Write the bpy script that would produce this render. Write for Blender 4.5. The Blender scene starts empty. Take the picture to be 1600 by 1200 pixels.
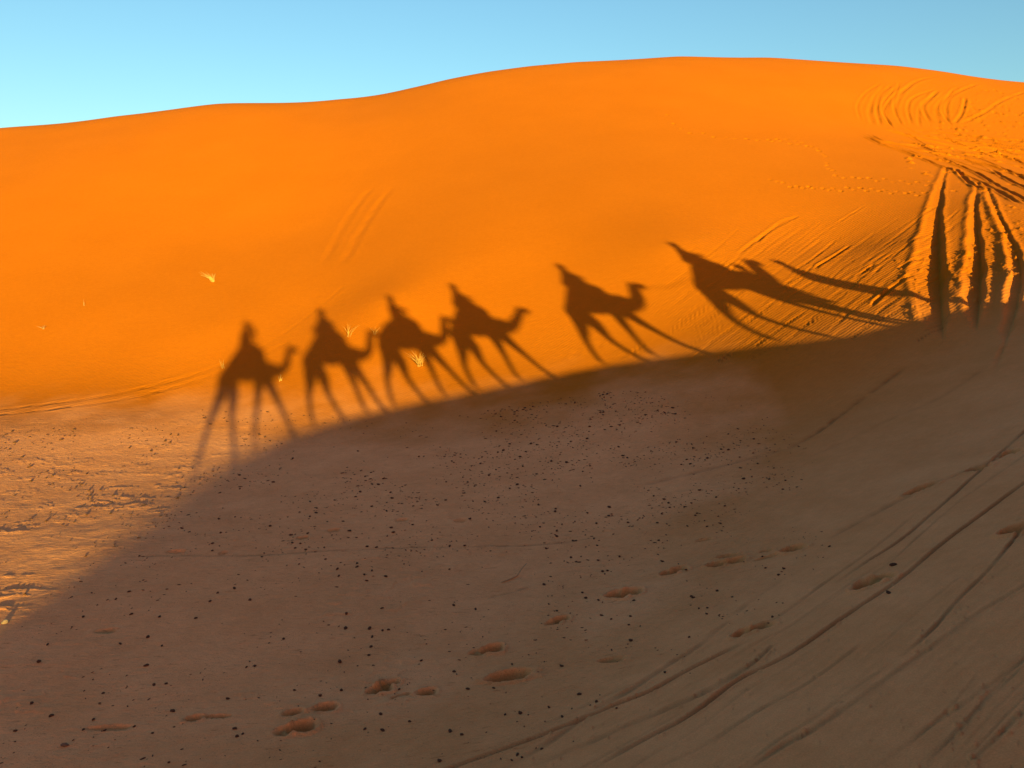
import bpy, bmesh, math, random
import numpy as np
from mathutils import Vector, Matrix, noise as mnoise

C = bpy.context
col = C.scene.collection
rng = np.random.RandomState(7)
random.seed(7)

# ------------------------------------------------------------------ frame
F = 1200.0
PITCH = math.radians(9.664)
SUN = np.array([-0.32105806, 0.94304061, -0.08715574])          # direction the light travels
cp, sp = math.cos(PITCH), math.sin(PITCH)
ROT = np.array([[1, 0, 0], [0, sp, cp], [0, cp, -sp]])           # rows: right, up, forward


def ray(px, py):
    px = np.asarray(px, float); py = np.asarray(py, float)
    v = np.stack([px - 800, 600 - py, np.full(px.shape, F)], -1) @ ROT
    return v / np.linalg.norm(v, axis=-1, keepdims=True)


def pix_y(px, py, Y):                                            # point at ground distance Y
    r = ray(px, py)
    return r * (Y / r[1])

# ------------------------------------------------------------------ terrain
RS = 0.1115                                                      # rise of the ridge crest
RA = math.radians(45)
RD = np.array([math.sin(RA), math.cos(RA)])
RN = np.array([-math.cos(RA), math.sin(RA)])
RO = np.array([0.0, -0.5])
RZ = -2.75


def ridge_z(u):
    u = np.asarray(u, float)
    return RZ + np.where(u < -4, -4 * RS + (u + 4) * 0.03, np.where(u > 22, 22 * RS + (u - 22) * 0.05, u * RS))


P = []
def ridge_pt(u, v, dz):
    q = RO + RD * u + RN * v
    P.append((q[0], q[1], float(ridge_z(u)) + dz))
for u in np.arange(-14, 31, 1.0):
    ridge_pt(u, 0, 0)
    ridge_pt(u, -0.9, -0.17)
for u in np.arange(-14, 15, 1.0):
    ridge_pt(u, 0.7, -0.16 - 0.004 * max(u, 0))
for u in np.arange(-14, 31, 4.0):
    ridge_pt(u, -4, -1.0)
    ridge_pt(u, -12, -2.6)
# far edge of the ridge's shadow
for q in [(-5.75, 8.06, -4.07), (-5.73, 10.03, -4.12), (-6.0, 13.87, -4.28), (-5.71, 16.64, -4.31), (-4.44, 18.58, -4.13),
          (-2.62, 19.25, -3.81), (0, 19.55, -3.33), (2.34, 19.82, -2.90), (4.77, 18.96, -2.42), (7.30, 17.46, -1.91),
          (8.90, 16.93, -1.59), (10.65, 16.0, -1.24),
          # foot of the big dune, along the riders' shadows
          (-6.35, 25.6, -1.86), (-4.0, 25.1, -1.40), (-1.9, 25.4, -1.06), (1.6, 25.4, -0.51), (5.04, 25.07, 0.22),
          # flat basin floor
          (-14, 8, -4.16), (-14, 15, -4.13), (-16, 20, -4.05), (-24, 14, -4.1), (-24, 20, -4.0), (-9.5, 12, -4.18), (-9.5, 18.5, -4.17), (-9, 5, -4.08), (-9, 21.0, -3.9),
          (-1, 12, -4.05), (2, 9.3, -3.85), (-2, 8.5, -4.05), (0, 6.3, -3.88), (-3.5, 5.5, -4.0), (0.5, 15.5, -3.8), (3.6, 13.2, -3.5), (3, 16, -3.3), (-3, 15.5, -4.15), (5.6, 14.4, -3.0),
          (-14, 3, -4.1), (-22, 5, -4.1)]:
    P.append(q)
# the dune face
for q in [(-14.3, 21.3, -3.88), (-14.3, 23.0, -3.36), (-14, 27, -1.72), (-24, 28, -1.45), (-9.6, 25.0, -2.33), (-28, 22.5, -3.6), (-19, 34, 1.2), (-9, 33, 0.95), (-28, 34, 1.0), (0, 33, 2.65), (-5, 33, 1.65), (5, 33, 3.3)]:
    P.append(q)
CREST = [(-500, 255, 50), (-250, 228, 50), (0, 200, 50), (180, 182, 50), (340, 162, 51), (530, 155, 52), (640, 138, 53), (700, 124, 54), (760, 112.5, 55), (830, 103, 55), (900, 97, 57),
         (1060, 88, 58), (1200, 90, 58), (1400, 103, 56), (1480, 113, 55), (1540, 122, 54), (1600, 118, 56), (1700, 118, 58), (1850, 150, 54), (2200, 190, 48)]
for px, py, Y in CREST:
    if -300 < px < 1250: Y = 50 + 8 * (3 * ((px + 300) / 1550) ** 2 - 2 * ((px + 300) / 1550) ** 3)
    c = pix_y(px, py, Y)
    P.append(tuple(c))
    P.append((c[0] * (Y - 3) / Y, Y - 3, c[2] - 1.02))
    P.append((c[0] * (Y + 3) / Y, Y + 3, c[2] + 0.12))
    P.append((c[0] * (Y + 9) / Y, Y + 9, c[2] - 1.0))
    P.append((c[0] * (Y + 24) / Y, Y + 24, c[2] - 7.5))
# shelf with wheel tracks at the right
for px, py, Y in [(1450, 246, 36), (1560, 262, 35), (1640, 275, 34), (1470, 222, 40), (1600, 225, 40), (1400, 206, 41.5),
                  (1310, 385, 24.6), (1430, 380, 23.2), (1560, 380, 22.2), (1430, 320, 27.5), (1560, 322, 26)]:
    P.append(tuple(pix_y(px, py, Y)))
# behind the camera and to the sides
for q in [(0, -18, -5.8), (20, -20, -5), (-25, -15, -5.6), (35, 0, -2.5), (40, 20, 0.5), (-40, 5, -4.6), (-45, 25, -4), (-48, 45, 3), (45, 40, 5), (30, -45, -6), (-30, -45, -6), (60, -10, -4), (-60, -10, -5)]:
    P.append(q)
P = np.array(P, float)


def tps_kernel(d2):
    return 0.5 * d2 * np.log(d2 + 1e-9)


def tps_fit(P, lam=0.004):
    n = len(P)
    d2 = ((P[:, None, :2] - P[None, :, :2]) ** 2).sum(-1)
    K = tps_kernel(d2) + lam * np.eye(n)
    Q = np.concatenate([np.ones((n, 1)), P[:, :2]], 1)
    A = np.block([[K, Q], [Q.T, np.zeros((3, 3))]])
    w = np.linalg.solve(A, np.concatenate([P[:, 2], np.zeros(3)]))
    return w


W = tps_fit(P)


def tps_eval(x, y):
    sh = x.shape
    x = x.ravel(); y = y.ravel()
    out = np.empty(len(x))
    for i in range(0, len(x), 20000):
        xs, ys = x[i:i + 20000], y[i:i + 20000]
        d2 = (xs[:, None] - P[None, :, 0]) ** 2 + (ys[:, None] - P[None, :, 1]) ** 2
        out[i:i + 20000] = tps_kernel(d2) @ W[:-3] + W[-3] + W[-2] * xs + W[-1] * ys
    return out.reshape(sh)


def smooth(a, lo, hi):
    t = np.clip((a - lo) / (hi - lo), 0, 1)
    return t * t * (3 - 2 * t)


# value noise on arrays
_tab = rng.rand(257, 257)
def vnoise(x, y):
    xi = np.floor(x).astype(int); yi = np.floor(y).astype(int)
    fx = x - xi; fy = y - yi
    fx = fx * fx * fx * (fx * (fx * 6 - 15) + 10); fy = fy * fy * fy * (fy * (fy * 6 - 15) + 10)
    a = _tab[xi % 256, yi % 256]; b = _tab[(xi + 1) % 256, yi % 256]
    c = _tab[xi % 256, (yi + 1) % 256]; d = _tab[(xi + 1) % 256, (yi + 1) % 256]
    return (a * (1 - fx) + b * fx) * (1 - fy) + (c * (1 - fx) + d * fx) * fy - 0.5


def fbm(x, y, n=4):
    s = 0; a = 1.0
    for i in range(n):
        s = s + a * vnoise(x * 2 ** i + 17.3 * i, y * 2 ** i + 5.1 * i)
        a *= 0.5
    return s


def base_z(x, y):
    x = np.asarray(x, float); y = np.asarray(y, float)
    r = np.hypot(x, y)
    z = tps_eval(x, y)
    az = np.arctan2(x, y)
    # beyond the modelled dunes the sand sea flattens out
    far = -5 + 2.2 * fbm(x / 60, y / 60, 3) - 0.012 * np.clip(r - 60, 0, 400)
    w = smooth(r, 62, 88)
    w = np.maximum(w, smooth(np.where(y < 8, r, 0), 30, 46))
    z = np.where(w >= 1, far, np.minimum(z, 40) * (1 - w) + far * w)
    return z


# lookup grid for casting pixels onto the ground
GX0, GX1, GY0, GY1, GS = -60.0, 60.0, -12.0, 76.0, 0.25
gx = np.arange(GX0, GX1 + GS, GS); gy = np.arange(GY0, GY1 + GS, GS)
GZ = base_z(*np.meshgrid(gx, gy, indexing='ij'))


def look(x, y):
    fx = np.clip((x - GX0) / GS, 0, len(gx) - 1.001); fy = np.clip((y - GY0) / GS, 0, len(gy) - 1.001)
    i = fx.astype(int); j = fy.astype(int); fx = fx - i; fy = fy - j
    return (GZ[i, j] * (1 - fx) + GZ[i + 1, j] * fx) * (1 - fy) + (GZ[i, j + 1] * (1 - fx) + GZ[i + 1, j + 1] * fx) * fy


def ground(px, py):
    """pixels of the photograph -> points on the bare ground"""
    px = np.atleast_1d(np.asarray(px, float)); py = np.atleast_1d(np.asarray(py, float))
    r = ray(px, py)
    ts = 1.5 * (80 / 1.5) ** (np.arange(500) / 499.0)
    pts = r[:, None, :] * ts[None, :, None]
    below = pts[..., 2] < look(pts[..., 0], pts[..., 1])
    k = np.where(below.any(1), below.argmax(1), 499)
    lo = ts[np.maximum(k - 1, 0)]; hi = ts[k]
    for _ in range(14):
        m = (lo + hi) / 2
        q = r * m[:, None]
        b = q[:, 2] < look(q[:, 0], q[:, 1])
        hi = np.where(b, m, hi); lo = np.where(b, lo, m)
    q = r * hi[:, None]
    return q


def spline(pts, n=10):
    pts = [np.asarray(p, float) for p in pts]
    if len(pts) < 3:
        return np.array([pts[0] + (pts[-1] - pts[0]) * t for t in np.linspace(0, 1, n)])
    out = []
    Q = [2 * pts[0] - pts[1]] + pts + [2 * pts[-1] - pts[-2]]
    for i in range(1, len(Q) - 2):
        for t in np.arange(n) / n:
            a, b, c, d = Q[i - 1], Q[i], Q[i + 1], Q[i + 2]
            out.append(0.5 * (2 * b + (c - a) * t + (2 * a - 5 * b + 4 * c - d) * t * t + (3 * b - a - 3 * c + d) * t ** 3))
    out.append(pts[-1])
    return np.array(out)

# ------------------------------------------------------------------ marks in the sand: (photo polyline, half width m, depth m, rim m)
GROOVES = []
def groove(pts, w, d, rim=0.0, n=8, keep=True, wob=0.0):
    p = ground(*np.array(spline(pts, n)).T)
    if p[:, 1].max() < 19 and 0.02 < w < 0.05 and d > 0.013: w *= 0.62; d *= 1.15
    GROOVES.append((p[:, :2], w, d, rim, wob))

# wheel marks curving up the near slope
groove([(640, 1225), (720, 1195), (830, 1155), (900, 1127), (960, 1102), (1015, 1080), (1075, 1047), (1135, 1017), (1180, 995)], 0.035, 0.028, 0.012)
groove([(760, 1215), (850, 1165), (930, 1110), (990, 1075), (1050, 1035), (1090, 1010), (1180, 935), (1240, 895)], 0.03, 0.012, 0.006, wob=1)
groove([(880, 1225), (930, 1200), (1000, 1160), (1075, 1120), (1150, 1065), (1210, 1035), (1250, 1012), (1325, 960), (1400, 910), (1465, 855), (1525, 810), (1600, 755), (1690, 690)], 0.032, 0.028, 0.012)
groove([(820, 1200), (900, 1170), (975, 1137), (1050, 1105), (1125, 1070), (1200, 1022)], 0.03, 0.012, 0.007, wob=1)
groove([(1165, 1045), (1190, 1025), (1210, 1005)], 0.03, 0.016, 0.008)
groove([(1295, 920), (1350, 880), (1405, 845), (1460, 800), (1510, 755), (1550, 720), (1600, 675), (1660, 620)], 0.028, 0.022, 0.008)
groove([(1120, 1230), (1170, 1200), (1225, 1165), (1275, 1137), (1330, 1100), (1400, 1050), (1450, 1015), (1525, 960), (1600, 915), (1700, 850)], 0.032, 0.014, 0.008)
groove([(1405, 1030), (1455, 985), (1500, 935), (1545, 890), (1595, 830), (1640, 780)], 0.025, 0.02, 0.008)
groove([(1430, 1210), (1450, 1190), (1500, 1140), (1550, 1080), (1600, 1030), (1660, 970)], 0.013, 0.009, 0.004)
groove([(1500, 1210), (1510, 1200), (1550, 1160), (1600, 1110), (1670, 1040)], 0.014, 0.010, 0.004)
groove([(1225, 705), (1275, 677), (1315, 647), (1370, 607), (1420, 570)], 0.05, 0.022, 0.01, wob=1)
groove([(1285, 847), (1335, 820), (1400, 785), (1450, 760), (1500, 740), (1600, 700)], 0.045, 0.012, 0.006, wob=1)
groove([(1250, 720), (1320, 690), (1390, 655), (1470, 620), (1560, 560)], 0.05, 0.008, 0.005, wob=1)
groove([(140, 872), (270, 868), (400, 868), (560, 858), (740, 854), (860, 850), (960, 835)], 0.03, 0.014, 0.008, wob=1)
groove([(1000, 760), (1100, 735), (1180, 715), (1230, 700)], 0.05, 0.012, 0.008, wob=1)
groove([(760, 935), (800, 925), (830, 915)], 0.03, 0.014, 0.01, wob=1)
# many finer parallel marks beside them
rf = np.random.RandomState(5)
MAIN = [[(640, 1225), (720, 1195), (830, 1155), (900, 1127), (960, 1102), (1015, 1080), (1075, 1047), (1135, 1017), (1180, 995)],
        [(880, 1225), (930, 1200), (1000, 1160), (1075, 1120), (1150, 1065), (1210, 1035), (1250, 1012), (1325, 960), (1400, 910), (1465, 855), (1525, 810), (1600, 755), (1690, 690)],
        [(1120, 1230), (1170, 1200), (1225, 1165), (1275, 1137), (1330, 1100), (1400, 1050), (1450, 1015), (1525, 960), (1600, 915), (1700, 850)],
        [(1430, 1210), (1450, 1190), (1500, 1140), (1550, 1080), (1600, 1030), (1660, 970)]]
for _ in range(20):
    L = MAIN[rf.choice([0, 1, 1, 2, 2, 3])]
    n_ = len(L); a_ = rf.randint(0, max(1, n_ - 4)); b_ = min(n_, a_ + rf.randint(4, 8))
    o1 = rf.normal(0, 42); o2 = o1 + rf.normal(0, 16)
    seg = [(x + o1 * .55, y + o1 + (o2 - o1) * k / (b_ - a_) + rf.normal(0, 2)) for k, (x, y) in enumerate(L[a_:b_])]
    kk = 0.55 if L is MAIN[3] else 1.0
    groove(seg, kk * rf.uniform(.010, .020), kk * rf.uniform(.004, .010), kk * rf.uniform(.002, .006))
# two parallel wheel marks along the foot of the dune at the left
groove([(-120, 652), (0, 640), (100, 628), (200, 611), (290, 589), (340, 573)], 0.06, 0.035, 0.02)
groove([(290, 589), (380, 556), (450, 516), (500, 478), (545, 440)], 0.06, 0.012, 0.006)
groove([(-120, 660), (0, 648), (100, 637), (200, 622), (260, 608), (320, 592)], 0.06, 0.035, 0.02)
groove([(270, 605), (340, 583), (400, 560), (460, 528)], 0.06, 0.012, 0.006)
groove([(505, 415), (530, 365), (560, 318), (582, 292)], 0.16, 0.022, 0.008)
groove([(535, 415), (560, 368), (590, 322), (614, 290)], 0.16, 0.022, 0.008)
# tracks swinging over the shelf at the right
for pts in [[(1340, 207), (1370, 222), (1405, 232), (1437, 242), (1475, 252), (1520, 268), (1562, 292), (1610, 316), (1700, 350)],
            [(1352, 205), (1375, 219), (1400, 225), (1437, 235), (1482, 244), (1525, 253), (1600, 277), (1700, 310)],
            [(1380, 202), (1412, 210), (1450, 220), (1500, 230), (1600, 247), (1700, 262)],
            [(1395, 214), (1430, 224), (1462, 238), (1500, 246), (1560, 262), (1620, 285)],
            [(1407, 197), (1437, 210), (1487, 220), (1550, 232), (1640, 240)],
            [(1440, 202), (1480, 208), (1540, 217), (1640, 222)],
            [(1350, 212), (1380, 227), (1420, 240), (1470, 260), (1530, 284), (1600, 322)],
            [(1490, 262), (1520, 290), (1550, 300)],
            [(1545, 262), (1580, 284), (1640, 310)]]:
    groove(pts, 0.07, 0.075, 0.06)
rj = np.random.RandomState(9)
for pts, k in [([(1345, 190), (1341, 165), (1354, 145), (1378, 130)], .6), ([(1364, 196), (1358, 175), (1365, 152), (1382, 134)], .7),
               ([(1376, 198), (1369, 172), (1374, 150), (1395, 130)], .9), ([(1392, 196), (1385, 172), (1398, 150), (1424, 131)], .7),
               ([(1406, 196), (1399, 172), (1408, 147), (1432, 128), (1465, 119)], .8), ([(1426, 197), (1419, 172), (1430, 152), (1468, 138)], .8),
               ([(1452, 194), (1445, 168), (1453, 152), (1468, 140)], 1.3), ([(1482, 192), (1478, 166), (1490, 147), (1530, 130)], .8),
               ([(1492, 193), (1503, 175), (1509, 150)], 1.5), ([(1500, 195), (1540, 174), (1565, 157), (1610, 142)], .8),
               ([(1470, 196), (1462, 175), (1470, 158), (1500, 136)], .6), ([(1437, 200), (1434, 180), (1440, 160), (1462, 146)], .6)]:
    groove([(x + rj.normal(0, 1.0), y + rj.normal(0, 1.0)) for x, y in pts], 0.085 * rj.uniform(.8, 1.3), 0.042 * k * rj.uniform(.7, 1.2), 0.026 * k)
for _ in range(26):                                                # fainter tracks crossing the shelf
    x0 = rj.uniform(1370, 1560); y0 = 200 + (x0 - 1340) * 0.06 + rj.uniform(-6, 34)
    L = rj.uniform(60, 200); sl = rj.uniform(0.1, 0.42)
    groove([(x0, y0), (x0 + L * .5, y0 + L * .5 * sl - 2), (x0 + L, y0 + L * sl + rj.uniform(-3, 8))], rj.uniform(.04, .075), rj.uniform(.04, .09), rj.uniform(.02, .06), wob=rj.randint(2))
for _ in range(4):
    x0 = rj.uniform(1350, 1510); h = rj.uniform(40, 75)
    groove([(x0 + 14, 197 + rj.uniform(-4, 6)), (x0 + rj.uniform(-4, 4), 195 - h * .45), (x0 + rj.uniform(8, 22), 195 - h)], rj.uniform(.04, .07), rj.uniform(.02, .045), .02)
# sliding-sand streaks on the slope under the leading camel's shadow
rs = np.random.RandomState(3)
for i in range(110):
    x0 = rs.uniform(1030, 1440); y0 = rs.uniform(395, 560) - (x0 - 1230) * 0.12
    L = rs.uniform(35, 150) * (0.6 + 0.4 * rs.rand())
    sl = rs.uniform(-0.85, -0.6)
    b = rs.uniform(-4, 4)
    groove([(x0, y0), (x0 + L / 2, y0 + sl * L / 2 + b), (x0 + L, y0 + sl * L)], rs.uniform(0.02, 0.045), rs.uniform(0.008, 0.024), rs.choice([0.0, 0.008, 0.013]))
for pts, w, d in [([(1175, 545), (1220, 513), (1262, 484)], .03, .04), ([(1270, 421), (1305, 400), (1330, 383)], .05, .07), ([(1360, 478), (1400, 445), (1428, 428)], .05, .07),
                  ([(1335, 433), (1350, 424), (1368, 412)], .05, .05), ([(1405, 420), (1425, 408), (1445, 400)], .06, .06), ([(1150, 400), (1200, 362), (1250, 335)], .05, .035),
                  ([(1180, 380), (1215, 350), (1240, 338)], .05, .035), ([(1060, 465), (1110, 430), (1160, 402)], .035, .02), ([(960, 558), (985, 552), (1010, 536)], .03, .03), ([(870, 560), (920, 545), (960, 530)], .03, .015)]:
    groove(pts, w, d, d * 0.5)
# deep wheel ruts running down the right-hand slope
RUTS = []
def rut(pts, ws, ds, rims):
    k = 8
    q = np.array(spline(pts, k))
    n = len(pts)
    s = np.linspace(0, n - 1, len(q))
    RUTS.append((ground(*q.T)[:, :2], np.interp(s, range(n), ws), np.interp(s, range(n), ds), np.interp(s, range(n), rims)))
rut([(1481, 260), (1473, 292), (1469, 330), (1468, 375), (1471, 430), (1474, 490), (1476, 540)], [.12, .22, .34, .50, .62, .46, .1], [.05, .12, .22, .32, .38, .26, .02], [.03, .03, .04, .04, .03, .03, 0])
rut([(1530, 283), (1526, 320), (1529, 360), (1534, 410), (1532, 460), (1526, 525)], [.10, .18, .26, .36, .36, .1], [.05, .13, .18, .26, .28, .03], [.03, .04, .04, .04, .04, 0])
rut([(1543, 292), (1562, 335), (1582, 375), (1596, 420), (1592, 470), (1575, 530), (1550, 595)], [.12, .18, .22, .25, .28, .12, .08], [.05, .07, .09, .11, .13, .06, .03], [.05, .06, .06, .06, .05, .03, 0])

# prints: (x0, y0, x1, y1 along the long axis, half width m, depth m)
PRINTS = []
def prnt(x0, y0, x1, y1, w, d, tint=1.0):
    a, b = ground([x0, x1], [y0, y1])[:, :2]
    c_ = (a + b) / 2; k_ = 0.8 if d > 0.02 and w > 0.04 else 1.0
    PRINTS.append((c_ + (a - c_) * k_, c_ + (b - c_) * k_, w * (1.35 if w < 0.09 else 1), d * 1.5 if w < 0.09 else d, tint))
for q in [(953, 931, 972, 928, .085, .05), (975, 927, 996, 924, .085, .05), (1036, 898, 1052, 894, .07, .045), (1054, 893, 1068, 888, .07, .045), (1108, 884, 1130, 881, .07, .05), (1132, 880, 1158, 876, .07, .05),
          (1120, 872, 1158, 867, .05, .04), (1222, 862, 1254, 854, .075, .05), (1180, 876, 1215, 866, .04, .02, .5), (1190, 862, 1206, 859, .03, .02, .5),
          (764, 1062, 822, 1053, .075, .055), (737, 1021, 755, 1018, .05, .02, .7), (757, 1016, 782, 1012, .065, .05), (575, 1083, 596, 1076, .05, .03, .8), (592, 1078, 606, 1074, .06, .045), (598, 1068, 620, 1066, .035, .03),
          (612, 1091, 640, 1084, .018, .018, .7), (655, 1083, 676, 1080, .05, .035), (433, 1146, 455, 1140, .055, .025, .7), (455, 1139, 486, 1134, .07, .055), (446, 1117, 466, 1113, .04, .03), (490, 1110, 521, 1104, .05, .045),
          (855, 975, 872, 971, .045, .025, .6), (868, 968, 886, 966, .045, .035), (1342, 920, 1362, 908, .07, .05), (1358, 909, 1395, 898, .06, .03), (1412, 775, 1462, 755, .06, .05), (1510, 738, 1545, 728, .06, .05),
          (1562, 713, 1592, 704, .06, .045), (1572, 834, 1605, 822, .08, .06), (1150, 994, 1170, 985, .05, .045, .7), (1170, 986, 1205, 974, .05, .025, .7), (292, 1125, 310, 1121, .035, .03, .8), (312, 1121, 362, 1120, .02, .02, .7),
          (137, 1139, 205, 1135, .03, .016, .4), (938, 1033, 970, 1030, .045, .02, .6), (512, 830, 530, 828, .05, .02, .6), (258, 863, 290, 862, .05, .025, .3), (465, 841, 480, 840, .05, .03, .8), (620, 814, 634, 813, .05, .02, .5),
          (712, 814, 726, 813, .05, .02, .4), (345, 865, 352, 864, .04, .02, .3), (148, 987, 178, 985, .04, .012, .6), (1090, 845, 1110, 842, .04, .02, .3)]:
    prnt(*q)
# lines of small footprints high on the dune
for line, sp in [([(1200, 218), (1245, 222), (1275, 232), (1290, 246), (1292, 262), (1305, 272)], 7), ([(1305, 275), (1340, 278), (1400, 283), (1450, 288), (1480, 293)], 13),
                 ([(1205, 281), (1240, 290), (1290, 295), (1350, 296), (1400, 300), (1450, 304)], 10), ([(1040, 180), (1060, 200), (1100, 212), (1160, 216), (1200, 218)], 17),
                 ]:
    q = np.array(spline(line, 60))
    cum = np.concatenate([[0], np.cumsum(np.hypot(*np.diff(q, axis=0).T))])
    for k, s in enumerate(np.arange(0, cum[-1], sp)):
        x = np.interp(s, cum, q[:, 0]); y = np.interp(s, cum, q[:, 1]) + (1.2 if k % 2 else -1.2)
        x += rs.normal(0, 1.6); y += rs.normal(0, 1.1); prnt(x - 1.6, y + 0.3, x + 1.6, y - 0.3, 0.09, rs.uniform(0.012, 0.05), 0.0)
# churned sand: clods (centre, radius, height)
CLODS = []
rc = np.random.RandomState(11)
def churn(n, xs, ys, rr, hh):
    x = rc.uniform(*xs, n); y = rc.uniform(*ys, n)
    for q in ground(x, y):
        CLODS.append((q[:2], rc.uniform(*rr), rc.uniform(*hh)))
churn(260, (1450, 1700), (170, 245), (.05, .14), (-.08, .08))
churn(120, (1500, 1640), (140, 200), (.05, .12), (-.07, .06))
churn(60, (1400, 1700), (235, 300), (.07, .2), (-.08, .08))
churn(60, (1540, 1600), (320, 440), (.03, .09), (.02, .07))
churn(40, (1470, 1530), (380, 470), (.03, .1), (.02, .08))
churn(60, (1400, 1470), (400, 500), (.03, .07), (.01, .05))

# crumbs thrown up beside the wheel marks on the near slope
for p, wd, dep, rim, wb in GROOVES[:10]:
    for _ in range(26):
        k = rc.randint(len(p) - 1); c = p[k] + (p[k + 1] - p[k]) * rc.rand() + rc.normal(0, 1, 2) * wd * 3.5
        if 3 < np.hypot(*c) < 16: CLODS.append((c, rc.uniform(.008, .024), rc.uniform(.006, .018)))
for c in ground(rc.uniform(950, 1620, 260), rc.uniform(640, 1210, 260)):
    CLODS.append((c[:2], rc.uniform(.008, .03), rc.uniform(-.012, .014)))

# the pale flat floor of the basin
BASIN = ground(*np.array([(-700, 668), (-300, 664), (0, 655), (150, 650), (300, 648), (450, 652), (560, 662), (640, 664), (760, 650), (880, 630), (1000, 612), (1080, 618), (1150, 640), (1225, 700), (1255, 780), (1270, 850),
                          (1200, 930), (1060, 1035), (930, 1105), (780, 1170), (600, 1260), (300, 1450), (-400, 1500), (-2500, 1400)]).T)[:, :2]


def poly_sd(x, y, poly):
    """distance to the polygon's edge, positive inside"""
    d = np.full(x.shape, 1e9); ins = np.zeros(x.shape, bool)
    n = len(poly)
    for i in range(n):
        a, b = poly[i], poly[(i + 1) % n]
        ex, ey = b - a
        wx, wy = x - a[0], y - a[1]
        t = np.clip((wx * ex + wy * ey) / (ex * ex + ey * ey), 0, 1)
        d = np.minimum(d, (wx - t * ex) ** 2 + (wy - t * ey) ** 2)
        c = ((a[1] <= y) & (b[1] > y)) | ((b[1] <= y) & (a[1] > y))
        with np.errstate(divide='ignore', invalid='ignore'):
            xi = a[0] + (y - a[1]) * ex / (ey if ey else 1e-9)
        ins ^= c & (x < xi)
    d = np.sqrt(d)
    return np.where(ins, d, -d)


# ------------------------------------------------------------------ helpers for objects
def tag(o, label=None, cat=None, group=None, kind=None):
    if label: o['label'] = label
    if cat: o['category'] = cat
    if group: o['group'] = group
    if kind: o['kind'] = kind
    return o


def empty(name, loc=(0, 0, 0), rz=0):
    o = bpy.data.objects.new(name, None)
    o.empty_display_size = 0.2
    o.location = loc; o.rotation_euler = (0, 0, rz)
    col.objects.link(o)
    return o


def mesh_obj(name, verts, faces, mat, parent=None, smooth_shade=True):
    me = bpy.data.meshes.new(name)
    me.from_pydata([tuple(v) for v in verts], [], faces)
    me.validate(); me.update()
    if smooth_shade:
        me.polygons.foreach_set('use_smooth', [True] * len(me.polygons))
    me.materials.append(mat)
    o = bpy.data.objects.new(name, me)
    col.objects.link(o)
    if parent is not None: o.parent = parent
    return o


def skin_obj(name, nodes, edges, mat, parent=None, root=None, sub=2, shear=0.0):
    """nodes {name: (x, y, z, r[, r2])}; one continuous skinned surface, baked to a mesh"""
    keys = list(nodes)
    ix = {k: i for i, k in enumerate(keys)}
    me = bpy.data.meshes.new(name + '_skeleton')
    me.from_pydata([nodes[k][:3] for k in keys], [(ix[a], ix[b]) for a, b in edges], [])
    o = bpy.data.objects.new(name, me)
    col.objects.link(o)
    m = o.modifiers.new('skin', 'SKIN')
    m.use_smooth_shade = True
    if not me.skin_vertices:
        me.attributes.new  # layer is created by the modifier below
    bmx = bmesh.new(); bmx.from_mesh(me)
    lay = bmx.verts.layers.skin.verify()
    bmx.verts.ensure_lookup_table()
    for i, k in enumerate(keys):
        nd = nodes[k]
        bmx.verts[i][lay].radius = (nd[3], nd[4] if len(nd) > 4 else nd[3])
        bmx.verts[i][lay].use_root = (k == (root or keys[0]))
    bmx.to_mesh(me); bmx.free()
    s = o.modifiers.new('sub', 'SUBSURF'); s.levels = sub; s.render_levels = sub
    dg = C.evaluated_depsgraph_get(); dg.update()
    baked = bpy.data.meshes.new_from_object(o.evaluated_get(dg))
    baked.name = name
    o.modifiers.clear()
    o.data = baked
    bpy.data.meshes.remove(me)
    if shear:
        for v in baked.vertices: v.co.z += shear * v.co.x
    baked.polygons.foreach_set('use_smooth', [True] * len(baked.polygons))
    baked.materials.clear(); baked.materials.append(mat)
    if parent is not None: o.parent = parent
    return o


def tube(pts, radii, n=8):
    pts = [Vector(p) for p in pts]
    if not hasattr(radii, '__len__'): radii = [radii] * len(pts)
    V, Fc = [], []
    t0 = (pts[1] - pts[0]).normalized()
    nrm = t0.orthogonal().normalized()
    for i, p in enumerate(pts):
        t = (pts[min(i + 1, len(pts) - 1)] - pts[max(i - 1, 0)]).normalized()
        nrm = (nrm - t * nrm.dot(t)).normalized()
        b = t.cross(nrm)
        for k in range(n):
            a = 2 * math.pi * k / n
            V.append(p + (nrm * math.cos(a) + b * math.sin(a)) * radii[i])
    for i in range(len(pts) - 1):
        for k in range(n):
            Fc.append((i * n + k, i * n + (k + 1) % n, (i + 1) * n + (k + 1) % n, (i + 1) * n + k))
    Fc.append(tuple(range(n - 1, -1, -1))); Fc.append(tuple(range((len(pts) - 1) * n, len(pts) * n)))
    return V, Fc

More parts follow.
